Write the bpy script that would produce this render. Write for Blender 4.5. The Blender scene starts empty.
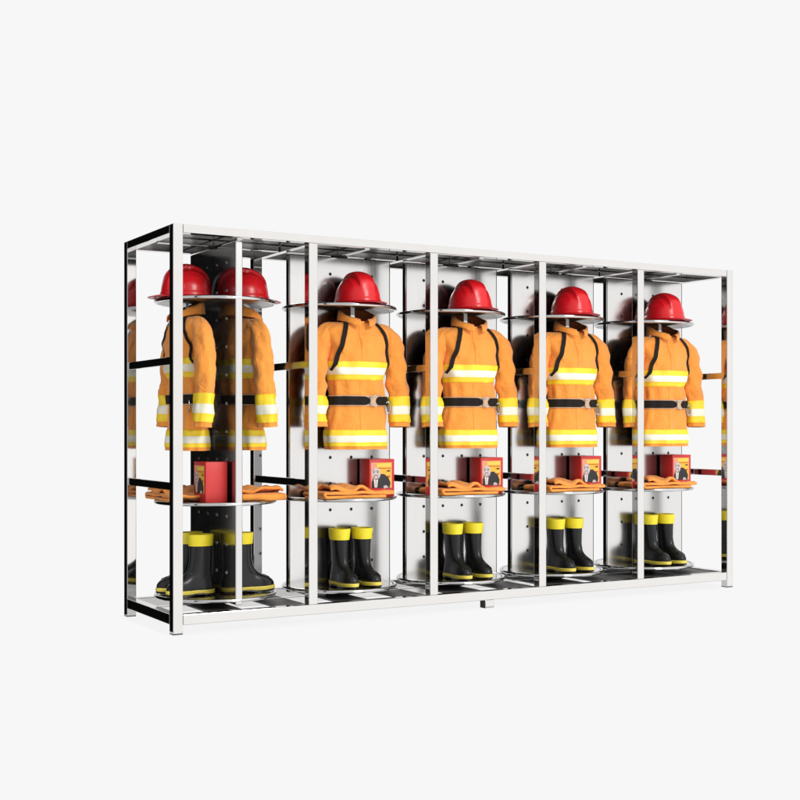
import bpy, bmesh, math, random
from math import sin, cos, pi, radians, atan2
from mathutils import Vector, Matrix, noise

random.seed(7)
C = bpy.context.scene.collection
scene = bpy.context.scene

# ------------------------------------------------------------------ sizes (metres)
W, D, H = 3.618, 0.731, 1.95          # rack: length (X), depth (Y), height (Z); front face on Y = 0
P = 0.050                             # square tube section
PITCH = (W - P) / 5.0
UNIT_X = [0.362 + PITCH * k for k in range(5)]
YC = D / 2
SHELF_Z = (1.622, 0.607, 0.134)       # rims of the three round shelves
JACKET_Z = 0.868
OUT = 0.152                           # how far the gear stands in front of the turning panel's middle


# ------------------------------------------------------------------ materials
def nodes_of(m):
    m.use_nodes = True
    nt = m.node_tree
    return nt, nt.nodes, nt.links, nt.nodes['Principled BSDF']


def setv(b, **kw):
    for k, v in kw.items():
        k = k.replace('_', ' ')
        if k in b.inputs:
            b.inputs[k].default_value = v


def noisy(name, col, rough=0.5, metal=0.0, nscale=30.0, cvar=0.12, rvar=0.1, bump=0.0, bscale=200.0,
          sheen=0.0, coat=0.0, stretch=(1, 1, 1), spec=0.5, coat_rough=0.1, wrinkle=0.0):
    """Principled material whose colour and roughness drift with object-space noise, with a fine bump."""
    m = bpy.data.materials.new(name)
    nt, N, L, b = nodes_of(m)
    tc = N.new('ShaderNodeTexCoord')
    mp = N.new('ShaderNodeMapping')
    mp.inputs['Scale'].default_value = stretch
    L.new(tc.outputs['Object'], mp.inputs['Vector'])
    n = N.new('ShaderNodeTexNoise')
    n.inputs['Scale'].default_value = nscale
    n.inputs['Detail'].default_value = 5.0
    L.new(mp.outputs['Vector'], n.inputs['Vector'])
    r = N.new('ShaderNodeMapRange')
    r.inputs['From Min'].default_value = 0.3
    r.inputs['From Max'].default_value = 0.7
    r.inputs['To Min'].default_value = 1.0 - cvar
    r.inputs['To Max'].default_value = 1.0 + cvar * 0.6
    L.new(n.outputs['Fac'], r.inputs['Value'])
    mul = N.new('ShaderNodeVectorMath')
    mul.operation = 'SCALE'
    mul.inputs[0].default_value = col[:3]
    L.new(r.outputs['Result'], mul.inputs['Scale'])
    L.new(mul.outputs['Vector'], b.inputs['Base Color'])
    r2 = N.new('ShaderNodeMapRange')
    r2.inputs['From Min'].default_value = 0.3
    r2.inputs['From Max'].default_value = 0.7
    r2.inputs['To Min'].default_value = max(0.02, rough - rvar)
    r2.inputs['To Max'].default_value = min(1.0, rough + rvar)
    L.new(n.outputs['Fac'], r2.inputs['Value'])
    L.new(r2.outputs['Result'], b.inputs['Roughness'])
    setv(b, Metallic=metal, Specular_IOR_Level=spec, Coat_Weight=coat, Coat_Roughness=coat_rough,
         Sheen_Weight=sheen, Sheen_Roughness=0.5)
    if bump:
        n2 = N.new('ShaderNodeTexNoise')
        n2.inputs['Scale'].default_value = bscale
        n2.inputs['Detail'].default_value = 3.0
        L.new(mp.outputs['Vector'], n2.inputs['Vector'])
        bp = N.new('ShaderNodeBump')
        bp.inputs['Strength'].default_value = bump
        bp.inputs['Distance'].default_value = 0.002
        L.new(n2.outputs['Fac'], bp.inputs['Height'])
        L.new(bp.outputs['Normal'], b.inputs['Normal'])
    if wrinkle:
        n3 = N.new('ShaderNodeTexNoise')
        n3.inputs['Scale'].default_value = 9.0
        n3.inputs['Detail'].default_value = 2.5
        n3.inputs['Distortion'].default_value = 1.4
        L.new(tc.outputs['Object'], n3.inputs['Vector'])
        ab = N.new('ShaderNodeMath')
        ab.operation = 'PINGPONG'
        ab.inputs[1].default_value = 0.16
        L.new(n3.outputs['Fac'], ab.inputs[0])
        b3 = N.new('ShaderNodeBump')
        b3.inputs['Strength'].default_value = wrinkle
        b3.inputs['Distance'].default_value = 0.03
        L.new(ab.outputs[0], b3.inputs['Height'])
        if bump:
            L.new(b3.outputs['Normal'], bp.inputs['Normal'])
        else:
            L.new(b3.outputs['Normal'], b.inputs['Normal'])
    return m


M = {}
M['steel'] = noisy('polished_steel', (0.575, 0.565, 0.558), 0.07, 1.0, 6.0, 0.02, 0.02)
M['panel'] = noisy('brushed_steel', (0.555, 0.548, 0.545), 0.165, 1.0, 9.0, 0.03, 0.025, stretch=(40, 40, 0.6))
M['chrome'] = noisy('chrome', (0.52, 0.52, 0.525), 0.06, 1.0, 10.0, 0.02, 0.02)
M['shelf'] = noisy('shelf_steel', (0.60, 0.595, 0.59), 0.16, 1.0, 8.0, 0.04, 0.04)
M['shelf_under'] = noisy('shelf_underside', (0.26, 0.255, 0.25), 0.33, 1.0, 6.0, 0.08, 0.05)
M['edge_reflection'] = noisy('panel_edge_reflection', (0.09, 0.09, 0.09), 0.4, 0.6)
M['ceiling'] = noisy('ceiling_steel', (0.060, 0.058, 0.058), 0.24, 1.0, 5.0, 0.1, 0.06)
M['floor_dark'] = noisy('dark_steel_plate', (0.085, 0.080, 0.080), 0.5, 0.0, 8.0, 0.12, 0.08, spec=0.25)
M['hole'] = noisy('hole_shadow', (0.012, 0.012, 0.012), 0.8)
M['orange'] = noisy('orange_aramid_fabric', (0.87, 0.315, 0.052), 0.82, 0, 14, 0.10, 0.06, 0.35, 420, sheen=0.25, spec=0.2, wrinkle=0.6)
M['orange_lining'] = noisy('brown_lining_fabric', (0.22, 0.060, 0.018), 0.9, 0, 20, 0.15, 0.05, 0.3, 300, spec=0.15)
M['trousers'] = noisy('orange_trouser_fabric', (0.90, 0.325, 0.055), 0.82, 0, 16, 0.12, 0.06, 0.35, 380, sheen=0.25, spec=0.2, wrinkle=0.65)
M['yellow_tape'] = noisy('yellow_reflective_tape', (0.93, 0.66, 0.025), 0.55, 0, 40, 0.06, 0.08, 0.2, 500)
M['silver_tape'] = noisy('silver_reflective_tape', (0.84, 0.82, 0.66), 0.45, 0.0, 40, 0.05, 0.08, 0.2, 600)
M['black_web'] = noisy('black_webbing', (0.012, 0.0085, 0.007), 0.75, 0, 60, 0.2, 0.1, 0.5, 700, spec=0.2)
M['tan'] = noisy('tan_webbing_edge', (0.62, 0.40, 0.25), 0.7, 0, 50, 0.1, 0.1, 0.3, 600)
M['red_shell'] = noisy('red_helmet_shell', (0.66, 0.010, 0.016), 0.30, 0, 12, 0.05, 0.05, 0.03, 60, coat=0.15, coat_rough=0.12, spec=0.3)
M['red_brim'] = noisy('red_helmet_brim', (0.50, 0.008, 0.012), 0.32, 0, 12, 0.05, 0.05, 0.03, 60, coat=0.1, spec=0.3)
M['rubber'] = noisy('black_rubber', (0.009, 0.0095, 0.0105), 0.25, 0, 14, 0.10, 0.03, 0.04, 60, spec=0.34)
M['rubber_in'] = noisy('boot_lining', (0.016, 0.016, 0.017), 0.9)
M['boot_yellow'] = noisy('yellow_rubber', (0.88, 0.72, 0.02), 0.42, 0, 22, 0.07, 0.08, 0.1, 120)
M['sole_yellow'] = noisy('pale_yellow_rubber', (0.82, 0.66, 0.09), 0.5, 0, 22, 0.12, 0.08, 0.15, 120)
M['red_card'] = noisy('red_printed_card', (0.60, 0.030, 0.028), 0.42, 0, 10, 0.05, 0.06)
M['print_yellow'] = noisy('print_yellow', (0.90, 0.50, 0.05), 0.5, 0, 26, 0.30, 0.05)
M['print_gold'] = noisy('print_gold', (0.93, 0.62, 0.10), 0.5, 0, 60, 0.1, 0.05)
M['print_pink'] = noisy('print_pink', (0.85, 0.33, 0.22), 0.5, 0, 60, 0.2, 0.05)
M['print_dark'] = noisy('print_dark', (0.022, 0.020, 0.026), 0.5, 0, 60, 0.3, 0.05)
M['print_silver'] = noisy('print_silver', (0.62, 0.54, 0.52), 0.5, 0, 70, 0.3, 0.05)
M['print_grey'] = noisy('print_grey', (0.30, 0.27, 0.28), 0.5, 0, 70, 0.2, 0.05)
M['print_white'] = noisy('print_white', (0.88, 0.86, 0.84), 0.5, 0, 70, 0.05, 0.05)


# ------------------------------------------------------------------ mesh helpers
class MB:
    def __init__(s):
        s.v, s.f, s.m = [], [], []

    def grid(s, rows, closed_u=True, mi=0, flip=False, row_mi=None):
        """rows: list of equally long point lists, stitched into quads."""
        b = len(s.v)
        n = len(rows[0])
        for r in rows:
            s.v += [tuple(p) for p in r]
        for i in range(len(rows) - 1):
            for j in range(n if closed_u else n - 1):
                k = (j + 1) % n
                q = [b + i * n + j, b + i * n + k, b + (i + 1) * n + k, b + (i + 1) * n + j]
                s.f.append(q[::-1] if flip else q)
                s.m.append(row_mi[i] if row_mi else mi)
        return b

    def cap(s, pts, mi=0, flip=False):
        b = len(s.v)
        c = Vector((0, 0, 0))
        for p in pts:
            s.v.append(tuple(p))
            c += Vector(p)
        s.v.append(tuple(c / len(pts)))
        n = len(pts)
        for j in range(n):
            t = [b + j, b + (j + 1) % n, b + n]
            s.f.append(t[::-1] if flip else t)
            s.m.append(mi)

    def poly(s, pts, mi=0):
        b = len(s.v)
        s.v += [tuple(p) for p in pts]
        s.f.append(list(range(b, b + len(pts))))
        s.m.append(mi)

    def box(s, x0, x1, y0, y1, z0, z1, bev=0.0, mi=0, seg=2):
        bm = bmesh.new()
        bmesh.ops.create_cube(bm, size=1)
        for v in bm.verts:
            v.co = Vector(((x0 + x1) / 2 + v.co.x * (x1 - x0), (y0 + y1) / 2 + v.co.y * (y1 - y0), (z0 + z1) / 2 + v.co.z * (z1 - z0)))
        if bev:
            bmesh.ops.bevel(bm, geom=list(bm.edges), offset=bev, segments=seg, affect='EDGES', profile=0.5)
        s.add_bm(bm, mi)

    def add_bm(s, bm, mi=0):
        bmesh.ops.recalc_face_normals(bm, faces=list(bm.faces))
        b = len(s.v)
        bm.verts.index_update()
        for v in bm.verts:
            s.v.append(tuple(v.co))
        for f in bm.faces:
            s.f.append([b + v.index for v in f.verts])
            s.m.append(mi)
        bm.free()

    def tube(s, path, r, n=10, closed=False, mi=0):
        rows = []
        N = len(path)
        path = [Vector(p) for p in path]
        prev = None
        for i in range(N):
            if closed:
                t = path[(i + 1) % N] - path[i - 1]
            else:
                t = path[min(i + 1, N - 1)] - path[max(i - 1, 0)]
            t.normalize()
            a = Vector((0, 0, 1)) if abs(t.z) < 0.9 else Vector((1, 0, 0))
            if prev is not None and not closed:
                a = prev
            u = (a - t * a.dot(t)).normalized()
            prev = u
            w = t.cross(u)
            rr = r[i] if isinstance(r, (list, tuple)) else r
            rows.append([path[i] + (u * cos(2 * pi * k / n) + w * sin(2 * pi * k / n)) * rr for k in range(n)])
        if closed:
            rows.append(rows[0])
        s.grid(rows, True, mi)
        if not closed:
            s.cap(rows[0], mi, True)
            s.cap(rows[-1], mi, False)

    def cyl(s, c0, c1, r, n=16, mi=0):
        s.tube([c0, c1], r, n, False, mi)

    def build(s, name, mats, parent=None, smooth=True, sharp=40, solid=None, sub=0):
        me = bpy.data.meshes.new(name)
        me.from_pydata(s.v, [], s.f)
        for m in (mats if isinstance(mats, (list, tuple)) else [mats]):
            me.materials.append(m)
        me.polygons.foreach_set('material_index', s.m)
        bm = bmesh.new()
        bm.from_mesh(me)
        bmesh.ops.remove_doubles(bm, verts=list(bm.verts), dist=0.00002)
        bmesh.ops.recalc_face_normals(bm, faces=list(bm.faces))
        bm.to_mesh(me)
        bm.free()
        me.polygons.foreach_set('use_smooth', [smooth] * len(me.polygons))
        if smooth:
            me.set_sharp_from_angle(angle=radians(sharp))
        me.update()
        o = bpy.data.objects.new(name, me)
        C.objects.link(o)
        if parent is not None:
            o.parent = parent
        if solid:
            md = o.modifiers.new('thickness', 'SOLIDIFY')
            md.thickness = solid
            md.offset = 0
        if sub:
            md = o.modifiers.new('smoothing', 'SUBSURF')
            md.levels = md.render_levels = sub
        return o


def empty(name, loc=(0, 0, 0), rz=0.0):
    o = bpy.data.objects.new(name, None)
    o.empty_display_size = 0.1
    o.location = loc
    o.rotation_euler = (0, 0, rz)
    C.objects.link(o)
    return o


def tag(o, label=None, cat=None, group=None, kind=None):
    for k, v in (('label', label), ('category', cat), ('group', group), ('kind', kind)):
        if v:
            o[k] = v
    return o


def copy_tree(o, parent=None):
    c = o.copy()
    C.objects.link(c)
    if parent is not None:
        c.parent = parent
    for ch in list(o.children):
        copy_tree(ch, c)
    return c


def lerp_table(tab, x):
    if x <= tab[0][0]:
        return tab[0][1:]
    for a, b in zip(tab, tab[1:]):
        if x <= b[0]:
            t = (x - a[0]) / (b[0] - a[0])
            t = t * t * (3 - 2 * t) if len(a) > 1 else t
            return tuple(p + (q - p) * t for p, q in zip(a[1:], b[1:]))
    return tab[-1][1:]


def nz(x, y, z):
    return noise.noise(Vector((x, y, z)))


def sstep(a, b, x):
    t = min(1, max(0, (x - a) / (b - a)))
    return t * t * (3 - 2 * t)


# ------------------------------------------------------------------ setting: glowing white floor sheet and studio world
def build_setting():
    mb = MB()
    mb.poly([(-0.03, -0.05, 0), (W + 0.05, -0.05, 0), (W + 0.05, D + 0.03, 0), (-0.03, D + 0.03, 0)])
    m = bpy.data.materials.new('glowing_white_floor')
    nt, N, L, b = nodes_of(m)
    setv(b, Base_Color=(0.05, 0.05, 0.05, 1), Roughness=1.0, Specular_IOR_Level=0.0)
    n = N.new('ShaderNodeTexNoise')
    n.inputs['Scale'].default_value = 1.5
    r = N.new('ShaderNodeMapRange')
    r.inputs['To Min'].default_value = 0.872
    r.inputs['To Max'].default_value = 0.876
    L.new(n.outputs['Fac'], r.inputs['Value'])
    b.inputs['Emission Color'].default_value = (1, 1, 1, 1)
    L.new(r.outputs['Result'], b.inputs['Emission Strength'])  # emission added so the sheet glows like the backdrop and shows hardly any shadow
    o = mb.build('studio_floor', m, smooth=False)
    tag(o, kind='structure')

    w = bpy.data.worlds.new('World')
    scene.world = w
    w.use_nodes = True
    nt = w.node_tree
    N, L = nt.nodes, nt.links
    bg = N['Background']
    tc = N.new('ShaderNodeTexCoord')
    sx = N.new('ShaderNodeSeparateXYZ')
    L.new(tc.outputs['Generated'], sx.inputs[0])
    az = N.new('ShaderNodeMath')
    az.operation = 'ARCTAN2'              # 0 towards +Y, positive towards +X
    L.new(sx.outputs['X'], az.inputs[0])
    L.new(sx.outputs['Y'], az.inputs[1])

    def ramp(f0, f1, t0, t1):
        mr = N.new('ShaderNodeMapRange')
        mr.interpolation_type = 'SMOOTHSTEP'
        mr.inputs['From Min'].default_value = f0
        mr.inputs['From Max'].default_value = f1
        mr.inputs['To Min'].default_value = t0
        mr.inputs['To Max'].default_value = t1
        L.new(az.outputs[0], mr.inputs['Value'])
        return mr
    a1 = ramp(radians(-9), radians(-3), 1, 0)          # unseen dark sector added to the world at back left, to blacken reflections
    a2 = ramp(radians(-80), radians(-62), 0, 1)
    mu = N.new('ShaderNodeMath')
    mu.operation = 'MULTIPLY'
    L.new(a1.outputs[0], mu.inputs[0])
    L.new(a2.outputs[0], mu.inputs[1])
    mix = N.new('ShaderNodeMix')
    mix.data_type = 'RGBA'
    L.new(mu.outputs[0], mix.inputs['Factor'])
    # extra brightness added to the world in front, so the steel reflects white
    fr = ramp(radians(95), radians(128), 0, 1)
    mf = N.new('ShaderNodeMix')
    mf.data_type = 'RGBA'
    L.new(fr.outputs[0], mf.inputs['Factor'])
    mf.inputs['A'].default_value = (0.930, 0.930, 0.930, 1)
    mf.inputs['B'].default_value = (1.50, 1.49, 1.47, 1)
    L.new(mf.outputs['Result'], mix.inputs['A'])
    mix.inputs['B'].default_value = (0.004, 0.004, 0.004, 1)
    L.new(mix.outputs['Result'], bg.inputs['Color'])
    bg.inputs['Strength'].default_value = 1.0


# ------------------------------------------------------------------ the rack
def build_rack():
    root = empty('gear_rack', (W / 2, YC, 0))
    tag(root, 'long polished steel storage rack with five open bays', 'gear rack')
    off = Vector((-W / 2, -YC, 0))

    def part(name, boxes, mat=M['steel'], bev=0.003, sharp=40):
        mb = MB()
        for b in boxes:
            mb.box(b[0] + off.x, b[1] + off.x, b[2] + off.y, b[3] + off.y, b[4], b[5], bev)
        return mb.build(name, mat, root, smooth=False)

    xs = [PITCH * k for k in range(6)]             # left side of each upright
    g = 0.0006
    for k, x in enumerate(xs):
        z0 = 0.0 if k in (0, 5) else 0.0945
        z1 = H if k in (0, 5) else H - 0.0405
        for y in (0, D - P):
            part('post', [(x, x + P, y, y + P, z0 if z0 else 0.0045, z1)])
            if not z0:
                part('foot_pad', [(x + 0.001, x + P - 0.001, y + 0.001, y + P - 0.001, 0.0002, 0.0043)], M['hole'], 0)
        for zc in (1.302, 0.703):
            part('side_bar', [(x + 0.006, x + P - 0.006, P + g, D - P - g, zc - 0.019, zc + 0.019)])
        if 0 < k < 5:
            part('ceiling_beam', [(x + 0.004, x + P - 0.004, P + g, D - P - g, H - 0.046, H - 0.006)])
        else:
            part('top_rail', [(x, x + P, P + g, D - P - g, H - 0.040, H)])
            part('bottom_rail', [(x, x + P, P + g, D - P - g, 0.044, 0.094)])
    for y in (0, D - P):
        part('top_rail', [(P + g, W - P - g, y + 0.0008, y + P - 0.0008, H - 0.040, H - 0.0004)])
        part('bottom_rail', [(P + g, W - P - g, y + 0.0008, y + P - 0.0008, 0.044, 0.094)])
        part('foot', [(W / 2 - 0.027, W / 2 + 0.032, y + 0.004, y + P, 0, 0.0436)])
        part('foot_dark_reflection', [(W / 2 - 0.0300, W / 2 - 0.0272, y + 0.004, y + P, 0, 0.0434)], M['hole'], 0)  # added black plate stands in for the dark reflection on the foot's left
    # middle beams that carry the pivots
    for k in range(5):
        a, b = xs[k] + P, xs[k + 1]
        cx = UNIT_X[k]
        part('ceiling_beam', [(cx - 0.016, cx + 0.016, P + g, D - P - g, H - 0.046, H - 0.012)])
        for u, v in ((a + g, cx - 0.0166), (cx + 0.0166, b - g)):
            part('ceiling_beam', [(u, v, YC - 0.012, YC + 0.012, H - 0.046, H - 0.012)])
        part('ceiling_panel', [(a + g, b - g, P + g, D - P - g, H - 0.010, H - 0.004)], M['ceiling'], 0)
    # floor slats of dark steel with open gaps between them
    lw = [0.178, 0.178, 0.140, 0.100, 0.045]
    x = P + 0.001
    cuts = []
    for k in range(5):
        for h in range(2):
            s = xs[k] + (0.030 if k == 0 else 0.025) + h * PITCH / 2
            cuts.append((s, s + lw[k]))
    edges = []
    for i, (s, e) in enumerate(cuts):
        s = max(s, P + 0.001)
        if s > x + 0.002:
            edges.append((x, s - 0.001, 'floor_dark'))
        x = e + 0.001
    edges.append((x, W - P - 0.001, 'floor_dark'))
    for a, b, m in edges:
        part('floor_slat', [(a, b, P + g, YC - 0.012, 0.080, 0.0885), (a, b, YC + 0.012, D - P - g, 0.080, 0.0885)], M[m], 0)
    part('floor_beam', [(P + g, W - P - g, YC - 0.0112, YC + 0.0112, 0.056, 0.0875)], M['shelf'], 0.001)
    return root, off


def make_stand(root, off, ux, rz, both):
    """A turning panel with its three round shelves and the jacket hanger."""
    # local frame: the panel's front looks to -Y
    mb = MB()
    hw, ht = 0.308, 0.018
    mb.box(-hw, hw, -ht, ht, 0.112, 1.898, 0.003, 0, 1)
    for s in (-1, 1):
        for cx in (-0.19, -0.0635, 0.0635, 0.19):
            for r in range(12):
                z = 1.806 - 0.1405 * r
                pts = [(cx + 0.0078 * cos(2 * pi * i / 14), s * (ht + 0.0004), z + 0.0078 * sin(2 * pi * i / 14)) for i in range(14)]
                mb.poly(pts if s < 0 else pts[::-1], 1)
                rows = []
                for (rr, dy) in ((0.0078, 0.0003), (0.0082, 0.0013), (0.0094, 0.0013), (0.0100, 0.0002)):
                    rows.append([(cx + rr * cos(2 * pi * i / 14), s * (ht + dy), z + rr * sin(2 * pi * i / 14)) for i in range(14)])
                mb.grid(rows, True, 2)
    for s in (-1, 1):  # dark strips paint in the dark reflection along the panel's side edges
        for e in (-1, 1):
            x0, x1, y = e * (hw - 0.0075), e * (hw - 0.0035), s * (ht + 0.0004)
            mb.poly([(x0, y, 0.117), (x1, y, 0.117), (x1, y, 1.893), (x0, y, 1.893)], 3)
    p = mb.build('turning_panel', [M['panel'], M['hole'], M['chrome'], M['edge_reflection']], root, sharp=18)
    p.location = (ux + off.x, YC + off.y, 0)
    p.rotation_euler = (0, 0, rz)
    # shelves
    for z in SHELF_Z:
        s = MB()
        R = 0.3015
        n = 96
        prof = [(0.286, -0.008), (0.2895, -0.006), (0.2895, 0.003), (0.287, 0.006), (0.282, 0.0062)]
        rows = [[(r * cos(2 * pi * i / n), r * sin(2 * pi * i / n), dz) for i in range(n)] for r, dz in prof]
        s.grid(rows, True)
        s.cap(rows[-1])
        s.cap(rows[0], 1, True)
        so = s.build('shelf', [M['shelf'], M['shelf_under']], p, sharp=30)
        so.location = (0, 0, z)
        rb = MB()
        rb.tube([(R * cos(2 * pi * i / n), R * sin(2 * pi * i / n), 0.000) for i in range(n)], 0.0098, 12, True)
        for i in range(16):
            a = 2 * pi * (i + 0.5) / 16
            rb.box(-0.004, 0.004, -0.004, 0.004, -0.007, 0.002, 0)
            for q in range(len(rb.v) - 8, len(rb.v)):
                v = Vector(rb.v[q]) + Vector((0.2915, 0, -0.001))
                rb.v[q] = (v.x * cos(a) - v.y * sin(a), v.x * sin(a) + v.y * cos(a), v.z)
        ro = rb.build('shelf_rim', M['chrome'], p)
        ro.location = (0, 0, z)
    # hanger: flat bar from the helmet shelf down into the collar, with a shoulder bar hidden in the jacket
    for s in ((-1, 1) if both else (-1,)):
        h = MB()
        y = s * OUT
        h.box(-0.012, 0.012, y - 0.003, y + 0.003, 1.49, 1.6135, 0.001)
        h.tube([(-0.16 + 0.04 * i, y, 1.497 - 0.018 * abs(i - 4) / 4) for i in range(9)], 0.007, 8)
        h.build('hanger', M['chrome'], p)
    # pivots
    pv = MB()
    pv.cyl((0, 0, 1.898), (0, 0, 1.9035), 0.045, 24)
    pv.build('pivot', M['hole'], p)
    pv = MB()
    pv.cyl((0, 0, 0.0890), (0, 0, 0.1110), 0.075, 24)
    pv.build('pivot_foot', M['hole'], p)
    return p


# ------------------------------------------------------------------ jacket
TORSO = [  # height above hem, half width, half depth, exponent
    (0.000, 0.181, 0.083, 2.5), (0.060, 0.178, 0.082, 2.5), (0.150, 0.168, 0.079, 2.5), (0.250, 0.157, 0.074, 2.5),
    (0.330, 0.161, 0.081, 2.5), (0.420, 0.170, 0.088, 2.6), (0.520, 0.178, 0.088, 2.7), (0.590, 0.190, 0.081, 2.8),
    (0.628, 0.196, 0.070, 2.7), (0.646, 0.182, 0.064, 2.5), (0.658, 0.148, 0.061, 2.3), (0.668, 0.108, 0.060, 2.1),
    (0.676, 0.078, 0.059, 2.0)]


def torso_pt(th, h, off=0.0, flat=False):
    """th = 0 is the wearer's front (-Y), growing towards +X."""
    a, b, e = lerp_table(TORSO, h)
    s, c = sin(th), cos(th)
    x = a * (abs(s) ** (2 / e)) * (1 if s >= 0 else -1)
    y = -b * (abs(c) ** (2 / e)) * (1 if c >= 0 else -1)
    nrm = Vector((s * b, -c * a, 0))
    nrm.normalize()
    d = 0.0
    k = max(0.0, 1 - h / 0.26)
    d += 0.0085 * k * (0.6 * cos(7 * th + 0.9) + 0.4 * cos(11 * th + 2.1)) * (0.35 + 0.65 * k)
    d += 0.015 * nz(x * 7 + 3, y * 7, h * 5.5) * sstep(0.68, 0.56, h)
    d += 0.0125 * nz(x * 17 + 9, y * 15, h * 11 + 4) * sstep(0.68, 0.60, h)
    # diagonal pulls under the arms and gathers over the belt
    d += 0.0085 * sin(46 * (h - 0.9 * abs(x))) * sstep(0.06, 0.16, abs(x)) * sstep(0.30, 0.40, h) * sstep(0.62, 0.5, h)
    d += 0.0065 * sin(9 * th + 14 * h) * math.exp(-((h - 0.315) / 0.045) ** 2)
    d += 0.0040 * sin(10 * th - 10 * h + 1) * math.exp(-((h - 0.185) / 0.05) ** 2)
    if flat:
        d *= 0.5
    return Vector((x, y, h)) + nrm * (d + off)


def front_pt(x, h, off, side=-1):
    """point on the front of the torso above x."""
    lo, hi = -pi / 2, pi / 2
    for _ in range(26):
        m = (lo + hi) / 2
        if torso_pt(m, h, off).x < x:
            lo = m
        else:
            hi = m
    return torso_pt((lo + hi) / 2, h, off)


SLEEVE = [((0.085, 0.000, 0.634), 0.036), ((0.125, 0.000, 0.629), 0.042), ((0.163, 0.000, 0.616), 0.050), ((0.195, 0.000, 0.588), 0.057),
          ((0.217, 0.000, 0.540), 0.061), ((0.231, -0.002, 0.47), 0.061), ((0.240, -0.004, 0.39), 0.059), ((0.246, -0.008, 0.31), 0.058),
          ((0.249, -0.012, 0.23), 0.057), ((0.250, -0.016, 0.17), 0.057), ((0.249, -0.019, 0.118), 0.058)]


def sleeve_frame(t):
    n = len(SLEEVE) - 1
    f = max(0, min(n - 1e-6, t * n))
    i = int(f)
    u = f - i
    pts = [Vector(SLEEVE[max(0, min(n, i + k))][0]) for k in (-1, 0, 1, 2)]
    p = 0.5 * ((2 * pts[1]) + (pts[2] - pts[0]) * u + (2 * pts[0] - 5 * pts[1] + 4 * pts[2] - pts[3]) * u * u
               + (3 * pts[1] - pts[0] - 3 * pts[2] + pts[3]) * u ** 3)
    d = 0.5 * ((pts[2] - pts[0]) + 2 * (2 * pts[0] - 5 * pts[1] + 4 * pts[2] - pts[3]) * u + 3 * (3 * pts[1] - pts[0] - 3 * pts[2] + pts[3]) * u * u)
    r = SLEEVE[i][1] * (1 - u) + SLEEVE[i + 1][1] * u
    return p, d.normalized(), r


def sleeve_pt(t, th, off=0.0, side=1):
    p, d, r = sleeve_frame(t)
    y = Vector((0, 1, 0))
    u = (y - d * y.dot(d)).normalized()
    w = d.cross(u)
    q = 0.0130 * nz(p.x * 9 + cos(th) * 1.3, sin(th) * 1.3 + side * 4, p.z * 15)
    q += 0.0045 * nz(cos(th) * 2.5, sin(th) * 2.5 + side * 7, p.z * 34)
    q += 0.0050 * sin(p.z * 62 + 1.7 * sin(th + side)) * sstep(0.14, 0.26, p.z) * sstep(0.56, 0.42, p.z) * (0.55 - 0.45 * sin(th))
    q *= sstep(0.0, 0.25, t)
    v = p + (u * cos(th) * 0.80 + w * sin(th) * 1.0) * (r + q + off)
    return Vector((v.x * side, v.y, v.z))


def ribbon(mb, pts, nrm, wdt, thick, mi=0):
    """a flat strap along pts; nrm = outward direction at each point."""
    rows = []
    N = len(pts)
    for i in range(N):
        t = (pts[min(i + 1, N - 1)] - pts[max(i - 1, 0)]).normalized()
        b = t.cross(nrm[i]).normalized()
        n = nrm[i]
        h = wdt / 2
        rows.append([pts[i] - b * h, pts[i] - b * h * 0.96 + n * thick, pts[i] + b * h * 0.96 + n * thick, pts[i] + b * h])
    mb.grid(rows, True, mi)
    mb.cap(rows[0], mi, True)
    mb.cap(rows[-1], mi, False)


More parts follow.
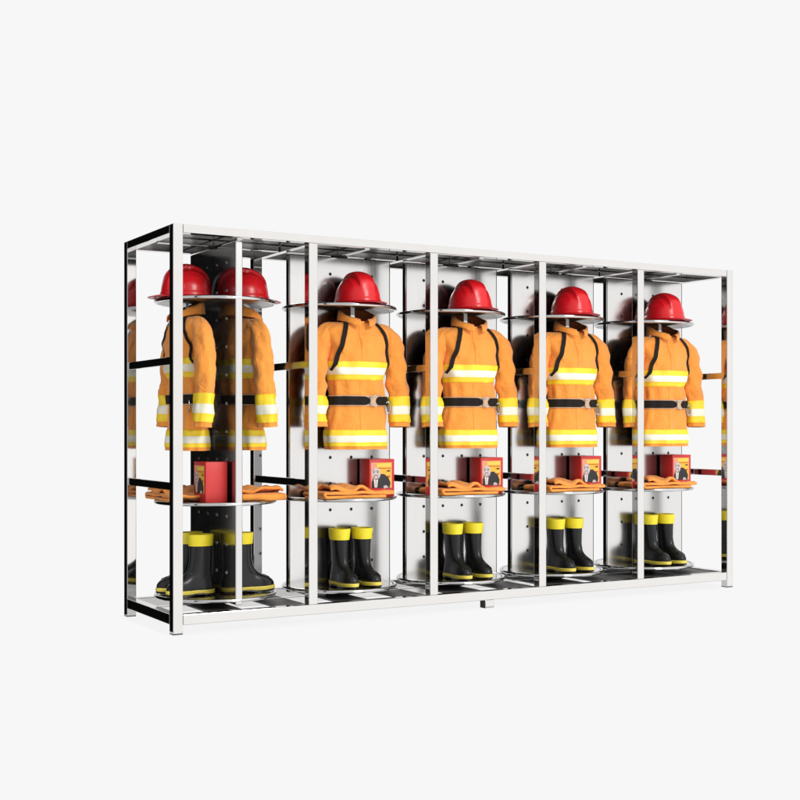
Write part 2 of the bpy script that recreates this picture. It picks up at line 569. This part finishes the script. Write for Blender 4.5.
def make_jacket():
    root = empty('firefighter_jacket')
    NT = 120
    th = [2 * pi * i / NT for i in range(NT)]
    hs = [0.655 * i / 74 for i in range(75)] + [0.660, 0.664, 0.668, 0.672, 0.676]
    mb = MB()
    mb.grid([[torso_pt(t, h) for t in th] for h in hs], True)
    # turned-in hem and dark inside
    r0 = [torso_pt(t, 0.0) for t in th]
    r1 = [torso_pt(t, 0.002, -0.006) for t in th]
    r2 = [torso_pt(t, 0.05, -0.010) for t in th]
    mb.grid([r0, r1], True, 0)
    mb.grid([r1, r2], True, 1)
    mb.cap(r2, 1)
    rt = [torso_pt(t, 0.676) for t in th]
    rn = [torso_pt(t, 0.63, -0.0) * 1.0 for t in th]
    rn = [Vector((p.x * 0.40, p.y * 0.78, 0.63)) for p in rn]
    mb.grid([rt, rn], True, 1)
    mb.cap(rn, 1)
    mb.build('body', [M['orange'], M['orange_lining']], root, sharp=70)

    # collar: a standing collar, high behind, open and folded out in front
    mb = MB()
    NC = 56
    gap = 0.22
    rows = []
    for (fr, out, up) in ((0.0, -0.004, 0.0), (0.35, 0.001, 0.35), (0.75, 0.006, 0.8), (1.0, 0.013, 1.0), (1.0, 0.021, 0.97),
                          (0.8, 0.024, 0.72), (0.5, 0.026, 0.40), (0.3, 0.027, 0.16)):
        row = []
        for i in range(NC + 1):
            t = gap + (2 * pi - 2 * gap) * i / NC
            back = 0.5 - 0.5 * cos(t)                       # 0 in front, 1 behind
            base = 0.662 + 0.016 * back
            top = base + 0.020 + 0.054 * back ** 0.8
            tip = math.exp(-(min(t - gap, 2 * pi - gap - t) / 0.55) ** 2)
            a = 0.079 + out + 0.010 * fr * tip
            b = 0.058 + out * (1 + 0.5 * tip)
            z = base + (top - base) * up - 0.022 * tip * max(0, out - 0.012) / 0.015
            zz = nz(t * 2, up * 2, 5) * 0.003
            row.append(Vector((a * sin(t) + zz, -b * cos(t) - 0.010 * (1 - back) * up, z + zz)))
        rows.append(row)
    mb.grid(rows, False, row_mi=[1, 1, 1, 0, 0, 0, 0])
    mb.build('collar', [M['orange'], M['orange_lining']], root, sharp=80, solid=0.004)

    # sleeves, each with its reflective cuff band
    for side in (-1, 1):
        mb = MB()
        ns = 84
        na = 44
        an = [2 * pi * i / na for i in range(na)]
        rows = [[sleeve_pt(i / ns, a, 0, side) for a in an] for i in range(ns + 1)]
        mb.grid(rows, True)
        e1 = [sleeve_pt(1.0, a, -0.006, side) for a in an]
        e2 = [sleeve_pt(0.93, a, -0.008, side) for a in an]
        mb.grid([rows[-1], e1], True, 0)
        mb.grid([e1, e2], True, 1)
        mb.cap(e2, 1)
        mb.cap(rows[0], 0)
        sl = mb.build('sleeve', [M['orange'], M['orange_lining']], root, sharp=70)
        mb = MB()
        ts = [0.735, 0.736, 0.769, 0.8015, 0.8025, 0.84, 0.877, 0.878, 0.914, 0.9455, 0.9465]
        offs = [0.000, 0.0045, 0.0048, 0.0048, 0.0052, 0.0054, 0.0052, 0.0048, 0.0048, 0.0045, 0.000]
        rows = [[sleeve_pt(t, a, o, side) for a in an] for t, o in zip(ts, offs)]
        mb.grid(rows, True, row_mi=[0, 0, 0, 0, 1, 1, 0, 0, 0, 0])
        mb.build('reflective_cuff', [M['yellow_tape'], M['silver_tape']], sl, sharp=70)

    # reflective bands round the chest and the hem
    def band(levels, mis, name):
        mb = MB()
        rows = []
        for i, h in enumerate(levels):
            o = 0.0 if i in (0, len(levels) - 1) else (0.0036 if mis[min(i, len(mis) - 1)] == 1 or mis[i - 1] == 1 else 0.003)
            rows.append([torso_pt(t, h, o) for t in th])
        mb.grid(rows, True, row_mi=mis)
        mb.build(name, [M['yellow_tape'], M['silver_tape']], root, sharp=70)
    band([0.364, 0.3645, 0.378, 0.392, 0.3925, 0.411, 0.430, 0.4305, 0.446, 0.461, 0.4615], [0, 0, 0, 0, 1, 1, 0, 0, 0, 0], 'reflective_band')
    band([0.017, 0.0175, 0.028, 0.037, 0.0375, 0.056, 0.073, 0.0735, 0.088, 0.102, 0.1025], [0, 0, 0, 0, 1, 1, 0, 0, 0, 0], 'reflective_band')

    # front placket over the zip
    mb = MB()
    rows = []
    for i in range(70):
        h = 0.004 + 0.652 * i / 69
        dx = 0.0015 * nz(h * 9, 2, 7)
        rows.append([front_pt(x + dx, h, o) for x, o in ((-0.020, 0.0), (-0.0195, 0.0022), (0.000, 0.0024), (0.0135, 0.0024), (0.0138, 0.0))])
    mb.grid(rows, False)
    mb.build('placket', M['orange'], root, sharp=70)

    # black carrying straps over the shoulders
    for side in (-1, 1):
        mb = MB()
        prof = [(0.083, 0.675), (0.090, 0.660), (0.097, 0.64), (0.108, 0.605), (0.122, 0.56), (0.136, 0.52), (0.150, 0.478), (0.160, 0.440), (0.165, 0.405)]
        if side > 0:
            prof = [(0.083, 0.675), (0.095, 0.660), (0.108, 0.645), (0.127, 0.615), (0.144, 0.575), (0.155, 0.53), (0.160, 0.49), (0.164, 0.44), (0.165, 0.405)]
        pts, nr = [], []
        for a, b in zip(prof, prof[1:]):
            for k in range(5):
                u = k / 5
                x, h = a[0] + (b[0] - a[0]) * u, a[1] + (b[1] - a[1]) * u
                p0 = front_pt(side * x, h, 0.0035)
                p1 = front_pt(side * x, h, 0.0095)
                pts.append(p0)
                nr.append(Vector((side * 0.25, -1, 0.9 * sstep(0.60, 0.66, h))).normalized())
        ribbon(mb, pts, nr, 0.025 if side < 0 else 0.020, 0.004)
        mb.build('shoulder_strap', M['black_web'], root)

    # belt: tan backing with two black tongues meeting at a metal buckle
    def ring(t0, t1, h0, h1, off, thick, nseg=100, round0=False, round1=False):
        m2 = MB()
        rows = []
        hm, hh = (h0 + h1) / 2, (h1 - h0) / 2
        for i in range(nseg + 1):
            t = t0 + (t1 - t0) * i / nseg
            k = 1.0
            arc = 0.028 / 0.15
            for flag, te in ((round0, t0), (round1, t1)):
                if flag:
                    q = min(1, abs(t - te) / arc)
                    k = min(k, math.sqrt(max(0.0, 1 - (1 - q) ** 2)))
            k = max(k, 0.03)
            rows.append([torso_pt(t, hm - hh * k, off), torso_pt(t, hm - hh * k * 0.94, off + thick),
                         torso_pt(t, hm + hh * k * 0.94, off + thick), torso_pt(t, hm + hh * k, off)])
        m2.grid(rows, True)
        m2.cap(rows[0], 0, True)
        m2.cap(rows[-1], 0, False)
        return m2
    hB = 0.256
    bk = ring(0.02, 2 * pi + 0.02 - 1e-4, hB - 0.0285, hB + 0.0285, 0.003, 0.005, 140)
    belt = bk.build('belt', M['tan'], root, sharp=60)
    t_gap0 = 0.20
    t_gap1 = 0.36
    tg = ring(t_gap1, 2 * pi + t_gap0 - 0.03, hB - 0.0230, hB + 0.0230, 0.0085, 0.005, 160, True, True)
    tg.build('belt_tongue', M['black_web'], belt, sharp=60)
    bu = MB()
    tm = (t_gap0 + t_gap1) / 2
    for dh in (0.020, -0.020):
        c = torso_pt(tm, hB + dh, 0.013)
        bu.tube([c + Vector((-0.018, 0, 0)), c + Vector((-0.005, -0.004, 0.004 * (1 if dh > 0 else -1))),
                 c + Vector((0.005, -0.004, 0.007 * (1 if dh > 0 else -1))), c + Vector((0.017, 0, 0.010 * (1 if dh > 0 else -1)))], 0.0032, 8)
    c = torso_pt(tm, hB, 0.013)
    bu.tube([c + Vector((-0.022, 0, 0.024)), c + Vector((-0.022, -0.003, 0)), c + Vector((-0.022, 0, -0.024))], 0.0032, 8)
    bu.build('buckle', M['chrome'], belt)
    hk = MB()
    c = torso_pt(1.12, hB - 0.012, 0.020)
    pts = []
    for i in range(20):
        a = 2 * pi * i / 20
        pts.append(c + Vector((0.013 * cos(a), -0.004 * cos(a), -0.022 + 0.030 * sin(a))))
    hk.tube(pts, 0.0034, 8, True)
    hk.build('snap_hook', M['chrome'], belt)
    return root


# ------------------------------------------------------------------ helmet (faces -Y, base at z = 0)
def make_helmet():
    root = empty('fire_helmet')
    mb = MB()
    nu, nv = 120, 46

    def dome(u, v):
        # u round the head (0 = front), v 0 rim .. 1 top
        ph = v * pi / 2
        r = cos(ph) ** 1.04
        z = sin(ph) ** 1.0
        x = 0.118 * r * sin(u)
        y = -0.128 * r * cos(u)
        zz = 0.022 + 0.142 * z
        bulge = 1 + 0.035 * sin(2 * ph)
        x *= bulge
        y *= bulge
        # raised crest running front to back, and two side ribs
        k = sstep(0.046, 0.040, abs(x)) * sstep(0.10, 0.62, v)
        k *= sstep(-0.132, -0.094, y)
        n = Vector((x / 0.0149, y / 0.0202, max(0.02, zz - 0.022) / 0.0159)).normalized()
        d = 0.0185 * k
        g = math.exp(-((abs(x) - 0.072) / 0.006) ** 2) * sstep(0.2, 0.45, v) * sstep(0.9, 0.75, v)
        d += 0.0035 * g
        # flared rim
        p = Vector((x, y, zz)) + n * d
        fl = sstep(0.10, 0.0, v) * 0.006
        p.x += fl * sin(u)
        p.y -= fl * cos(u)
        return p
    us = [2 * pi * i / nu for i in range(nu)]
    rows = [[dome(u, j / nv) for u in us] for j in range(nv)]
    lip = [Vector((p.x * 1.012, p.y * 1.012, 0.013)) for p in rows[0]]
    lip2 = [Vector((p.x * 0.98, p.y * 0.98, 0.011)) for p in rows[0]]
    ins = [Vector((p.x * 0.95, p.y * 0.95, 0.035)) for p in rows[0]]
    mb.grid([ins, lip2, lip] + rows, True)
    mb.cap(rows[-1])
    mb.cap(ins)
    mb.build('shell', M['red_shell'], root, sharp=55)
    # brim: narrow all round, long and dipped peak in front
    mb = MB()
    rowsb = []
    n = 120
    for (f, dz) in ((0.0, 0.014), (0.12, 0.0175), (0.5, 0.0150), (0.94, 0.0085), (1.0, 0.0065), (0.97, 0.0035), (0.5, 0.0085), (0.0, 0.0075)):
        row = []
        for i in range(n):
            u = 2 * pi * i / n
            c = cos(u)
            ext = 0.012 + 0.054 * sstep(0.25, 0.98, c) ** 0.9
            a, b = 0.118 + 0.004, 0.128 + 0.004
            base = Vector((a * sin(u), -b * c, 0))
            out = Vector((sin(u) * 0.55, -c, 0)) if c > 0 else Vector((sin(u), -c, 0))
            p = base + out * ext * f
            dip = -0.004 * sstep(0.3, 1.0, c) * f
            row.append((p.x, p.y, dz + 0.002 + dip * 0.5))
        rowsb.append(row)
    mb.grid(rowsb + [rowsb[0]], True)
    mb.build('brim', M['red_brim'], root, sharp=55)
    return root


# ------------------------------------------------------------------ boot (toe towards -Y, sole on z = 0)
BOOT = [  # z, front reach, back reach, half width, width of the toe end
    (0.020, 0.190, 0.074, 0.047), (0.034, 0.194, 0.075, 0.049), (0.050, 0.192, 0.073, 0.0495), (0.064, 0.182, 0.070, 0.048),
    (0.076, 0.166, 0.068, 0.046), (0.086, 0.146, 0.066, 0.044), (0.096, 0.122, 0.064, 0.043), (0.108, 0.100, 0.062, 0.042),
    (0.125, 0.082, 0.060, 0.041), (0.150, 0.070, 0.058, 0.041), (0.180, 0.064, 0.060, 0.043), (0.220, 0.062, 0.062, 0.046),
    (0.270, 0.062, 0.063, 0.050), (0.312, 0.062, 0.064, 0.053)]


def boot_ring(z, off=0.0, n=48):
    f, b, w = lerp_table([(t[0], t[1], t[2], t[3]) for t in BOOT], z)
    row = []
    for i in range(n):
        t = 2 * pi * i / n
        c, s = cos(t), sin(t)
        y = -f * c if c > 0 else -b * c
        long = sstep(0.09, 0.18, f)
        e = 2.0 + 0.7 * long
        yy = -(abs(c) ** (2 / e)) * f if c > 0 else (abs(c) ** (2 / 2.2)) * b
        xx = (abs(s) ** (2 / (e if c > 0 else 2.3))) * w * (1 if s > 0 else -1)
        # waist of the foot
        if long > 0:
            xx *= 1 - 0.13 * long * math.exp(-((yy + 0.035) / 0.04) ** 2)
            xx *= 1 + 0.05 * long * math.exp(-((yy + 0.125) / 0.05) ** 2)
        q = 1.0
        if 0.10 < z < 0.26:
            q += 0.012 * sin(z * 130 + 2 * s) * sstep(0.26, 0.15, z)
        r = Vector((xx, yy, 0))
        o = r.normalized() * off
        row.append(Vector((xx * q + o.x, yy * q + o.y, z)))
    return row


def make_boot():
    root = empty('rubber_boot')
    mb = MB()
    zs = [0.020, 0.027, 0.034, 0.042, 0.050, 0.057, 0.064, 0.070, 0.076, 0.081, 0.086, 0.091, 0.096, 0.102, 0.108, 0.116, 0.125,
          0.135, 0.15, 0.165, 0.18, 0.20, 0.22, 0.245, 0.27, 0.29, 0.312]
    rows = [boot_ring(z) for z in zs]
    mb.grid(rows, True, 0)
    mb.cap(rows[0], 0, True)
    inn = [boot_ring(0.313, -0.004), boot_ring(0.24, -0.006)]
    mb.grid([rows[-1], inn[0]], True, 0)
    mb.grid(inn, True, 1)
    mb.cap(inn[1], 1)
    # toe cap ridge
    mb.tube([Vector((p.x, p.y, p.z)) for p in [boot_ring(0.0915 - 0.05 * abs(k) / 8 if abs(k) < 9 else 0.04, 0.001)[k % 48] for k in range(-8, 9)]], 0.0024, 6)
    mb.build('upper', [M['rubber'], M['rubber_in']], root, sharp=75)
    # yellow sole with a raised heel and an arch
    mb = MB()
    srows = []
    for (z, o) in ((0.0, 0.001), (0.003, 0.004), (0.012, 0.004), (0.022, 0.0055), (0.029, 0.0055), (0.032, 0.002), (0.032, -0.006)):
        row = []
        for p in boot_ring(0.030, o):
            arch = math.exp(-((p.y + 0.022) / 0.024) ** 2)
            hh = z + (0.017 * arch * (1 - z / 0.034))
            toe = 0.006 * sstep(-0.12, -0.20, p.y) * (1 - z / 0.06)
            row.append(Vector((p.x, p.y, hh + toe)))
        srows.append(row)
    mb.grid(srows, True, row_mi=[1, 1, 0, 0, 0, 0])
    mb.cap(srows[0], 1, True)
    mb.build('sole', [M['sole_yellow'], M['rubber']], root, sharp=60)
    # yellow cuff
    mb = MB()
    crows = [boot_ring(z, o) for z, o in ((0.262, 0.001), (0.2625, 0.0045), (0.268, 0.0052), (0.295, 0.0068), (0.312, 0.0080), (0.3165, 0.0070),
                                         (0.317, 0.001), (0.314, -0.0035), (0.28, -0.004))]
    for r, z in zip(crows, (0.262, 0.2625, 0.268, 0.295, 0.318, 0.323, 0.323, 0.318, 0.28)):
        for p in r:
            p.z = z
    mb.grid(crows, True)
    mb.build('cuff', M['boot_yellow'], root, sharp=60)
    return root


# ------------------------------------------------------------------ folded trousers
def make_trousers():
    mb = MB()
    # folded mid-surface: three leaves laid back and forth along X, rumpled
    prof = []
    L0, R0 = -0.190, 0.190
    layers = [0.010, 0.030, 0.050]
    seg = 26

    def add(x, z):
        prof.append((x, z))
    for i in range(seg + 1):
        add(0.150 + (L0 - 0.150) * i / seg, layers[0])
    for i in range(1, 8):
        a = -pi / 2 - pi * i / 8
        add(L0 + 0.0115 * cos(a) * 1.3, (layers[0] + layers[1]) / 2 + 0.0115 * sin(a))
    for i in range(seg + 1):
        add(L0 + (R0 - L0) * i / seg, layers[1])
    for i in range(1, 8):
        a = -pi / 2 + pi * i / 8
        add(R0 + 0.011 * cos(a) * 1.4, (layers[1] + layers[2]) / 2 + 0.011 * sin(a))
    for i in range(seg + 1):
        add(R0 + (-0.165 - R0) * i / seg, layers[2])
    ny = 34
    rows = []
    np_ = len(prof)
    for j in range(ny + 1):
        v = -1 + 2 * j / ny
        row = []
        for i, (x, z) in enumerate(prof):
            lay = 2 * i / np_
            hd = 0.128 - 0.006 * lay + 0.012 * nz(x * 6, lay * 2.2, 3)
            yy = v * hd
            top = sstep(0.02, 0.06, z)
            dz = 0.018 * top * nz(x * 9 + 1, yy * 9, 2.0) + 0.009 * top * nz(x * 20, yy * 16, 6.0)
            dz += 0.016 * top * math.exp(-((x + 0.02 + 0.5 * yy) / 0.045) ** 2)      # one high fold across
            dz *= 1.35
            dz -= 0.020 * top * sstep(0.02, 0.20, x) - 0.010 * top * sstep(0.0, -0.12, x)
            dz -= 0.014 * top * max(0.0, 0.25 - abs(nz(x * 11 + yy * 5, yy * 7 - x * 3, 17))) / 0.25
            dz += 0.010 * top * nz(x * 34 + yy * 20, yy * 12, 11)
            dz += -0.012 * top * math.exp(-((x - 0.12) / 0.05) ** 2)
            drop = sstep(0.80, 1.0, abs(v)) * 0.010 * top
            dx = 0.014 * nz(yy * 8, z * 40, 9) * (1 if x > 0 else -1) * sstep(0.12, 0.2, abs(x))
            zf = max(0.0085, z + dz * (0.5 + z / 0.06 * 0.5) - drop)
            row.append(Vector((x + dx + 0.10 * yy * (lay - 1) * 0.5, yy + 0.010 * nz(x * 7, lay * 3, 1), zf)))
        rows.append(row)
    mb.grid(rows, False)
    o = mb.build('folded_trousers', M['trousers'], None, sharp=180, solid=0.015, sub=1)
    return o


# ------------------------------------------------------------------ red carton
def make_carton():
    root = empty('red_carton')
    w, d, h = 0.152, 0.115, 0.200
    mb = MB()
    mb.box(-w / 2, w / 2, -d / 2, d / 2, 0, h, 0.002)
    mb.build('box', M['red_card'], root)
    # printed front (x right, z up, on the -Y side)
    mats = ['print_yellow', 'print_gold', 'print_pink', 'print_dark', 'print_silver', 'print_grey', 'print_white', 'red_card']
    ix = {n: i for i, n in enumerate(mats)}
    mb = MB()

    def q(pts, m, layer):
        y = -d / 2 - 0.0004 - 0.00025 * layer
        mb.poly([(x * w - w / 2, y, z * h) for x, z in pts], ix[m])

    def ell(cx, cz, rx, rz, m, layer, n=20):
        q([(cx + rx * cos(2 * pi * i / n), cz + rz * sin(2 * pi * i / n)) for i in range(n)], m, layer)
    q([(0.06, 0.22), (0.90, 0.22), (0.90, 0.91), (0.06, 0.91)], 'print_pink', 0)
    q([(0.30, 0.26), (0.88, 0.26), (0.88, 0.90), (0.24, 0.90)], 'print_yellow', 1)
    q([(0.28, 0.79), (0.86, 0.79), (0.86, 0.88), (0.28, 0.88)], 'print_gold', 2)
    q([(0.28, 0.745), (0.86, 0.745), (0.86, 0.765), (0.28, 0.765)], 'red_card', 2)
    for k in range(4):
        q([(0.70, 0.66 - 0.075 * k), (0.82, 0.66 - 0.075 * k), (0.82, 0.70 - 0.075 * k), (0.70, 0.70 - 0.075 * k)], ['print_dark', 'print_gold', 'red_card', 'print_gold'][k], 2)
    # person in a smoke hood and dark suit
    q([(0.07, 0.22), (0.80, 0.22), (0.84, 0.36), (0.76, 0.50), (0.58, 0.60), (0.42, 0.60), (0.14, 0.48), (0.08, 0.38)], 'print_dark', 3)
    q([(0.20, 0.24), (0.30, 0.24), (0.34, 0.50), (0.16, 0.50)], 'print_white', 4)
    ell(0.26, 0.61, 0.175, 0.165, 'print_silver', 4)
    ell(0.24, 0.52, 0.10, 0.070, 'print_grey', 5)
    ell(0.17, 0.66, 0.045, 0.036, 'print_grey', 5)
    ell(0.32, 0.66, 0.050, 0.036, 'print_grey', 5)
    ell(0.25, 0.51, 0.060, 0.042, 'print_silver', 6)
    q([(0.56, 0.21), (0.76, 0.23), (0.66, 0.30), (0.56, 0.28)], 'print_silver', 5)
    q([(0.235, 0.26), (0.265, 0.26), (0.27, 0.46), (0.23, 0.46)], 'print_grey', 5)
    mb.build('printed_front', [M[m] for m in mats], root, smooth=False)
    return root


# ------------------------------------------------------------------ assemble
build_setting()
rack, off = build_rack()
for k in range(5):
    make_stand(rack, off, UNIT_X[k], -pi / 2 if k == 0 else 0.0, k == 0)

ORD = ['leftmost', 'second', 'third', 'fourth', 'rightmost']
sets = [(0, -pi / 2)] + [(k, 0.0) for k in range(1, 5)] + [(0, pi / 2)]
protos = dict(jacket=make_jacket(), helmet=make_helmet(), boot=make_boot(), trousers=make_trousers(), carton=make_carton())
used = set()


def put(kind, k, rz, lx, ly, z, turn, label, cat, group):
    o = protos[kind]
    if kind in used:
        o = copy_tree(o)
    used.add(kind)
    c, s = cos(rz), sin(rz)
    o.location = (UNIT_X[k] + lx * c - ly * s, YC + lx * s + ly * c, z)
    o.rotation_euler = (0, 0, rz + turn)
    if kind == 'boot':
        o.scale = (0.92, 0.93, 0.95)
    tag(o, label, cat, group)
    return o


def where(k, rz):
    if k == 0:
        return 'leftmost bay, facing left' if rz < 0 else 'leftmost bay, facing right'
    return ('rightmost bay' if k == 4 else ORD[k] + ' bay from the left')


zt = 0.0065
for i, (k, rz) in enumerate(sets):
    dx = 0.0 if k == 0 else 0.025
    wh = where(k, rz)
    rr = random.Random(i * 13 + 5)
    j = lambda a: rr.uniform(-a, a)
    put('jacket', k, rz, dx, -OUT, JACKET_Z, j(0.03), 'belted orange firefighter jacket hanging in the ' + wh,
        'jacket', 'firefighter jackets hanging on the turning panels')
    put('helmet', k, rz, dx * 1.3 - 0.004, -OUT - 0.004, SHELF_Z[0] + zt, j(0.05), 'red fire helmet on the top shelf, ' + wh,
        'helmet', 'red helmets on the top shelves')
    put('trousers', k, rz, dx - 0.050, -0.165, SHELF_Z[1] + zt, j(0.04), 'folded orange trousers on the middle shelf, ' + wh,
        'trousers', 'folded trousers on the middle shelves')
    if rz <= 0:
        put('carton', k, rz, dx + 0.158, -0.090, SHELF_Z[1] + zt, j(0.02), 'red carton with hooded man beside folded trousers, ' + wh,
            'carton', 'red cartons on the middle shelves')
    for s, lx in ((0, -0.068 - (0.006 if k == 0 else 0)), (1, 0.068)):
        if k == 0 and rz < 0:
            wb = 'leftmost bay, toe to the left, ' + ('farther' if s == 0 else 'nearer') + ' of its pair'
        elif k == 0:
            wb = 'leftmost bay, toe to the right, ' + ('nearer' if s == 0 else 'farther') + ' of its pair'
        else:
            wb = wh + ', ' + ('left' if s == 0 else 'right') + ' of its pair'
        put('boot', k, rz, lx + dx * 0.55, -0.108, SHELF_Z[2] + zt, j(0.06), 'black boot with yellow cuff, ' + wb,
            'boot', 'black rubber boots on the bottom shelves')

# ------------------------------------------------------------------ light
def area(name, loc, target, size, power, col=(1, 1, 1)):
    l = bpy.data.lights.new(name, 'AREA')
    l.shape = 'SQUARE'
    l.size = size
    l.energy = power
    l.color = col
    o = bpy.data.objects.new(name, l)
    o.location = loc
    o.rotation_euler = (Vector(target) - Vector(loc)).to_track_quat('-Z', 'Y').to_euler()
    C.objects.link(o)
    return o


area('key_softbox', (2.8, -6.0, 4.7), (1.8, 0.3, 1.0), 1.9, 215, (1.0, 0.975, 0.94))

# ------------------------------------------------------------------ camera
cam = bpy.data.cameras.new('camera')
cam.sensor_fit = 'HORIZONTAL'
cam.sensor_width = 36.0
cam.lens = 36.0 * 1272.18 / 800.0
cam.shift_y = (427.09 - 400.0) / 800.0
cam.clip_end = 500
co = bpy.data.objects.new('camera', cam)
co.location = (-2.10519, -5.73473, 0.98541)
co.rotation_euler = (pi / 2, 0, -0.5284)
C.objects.link(co)
scene.camera = co

scene.view_settings.view_transform = 'Standard'
scene.view_settings.look = 'None'
scene.view_settings.exposure = 0
scene.render.engine = 'CYCLES'
scene.cycles.max_bounces = 10
scene.cycles.glossy_bounces = 8
scene.cycles.diffuse_bounces = 4
scene.cycles.caustics_reflective = False
scene.cycles.caustics_refractive = False
scene.cycles.sample_clamp_indirect = 4.0
scene.cycles.use_denoising = True
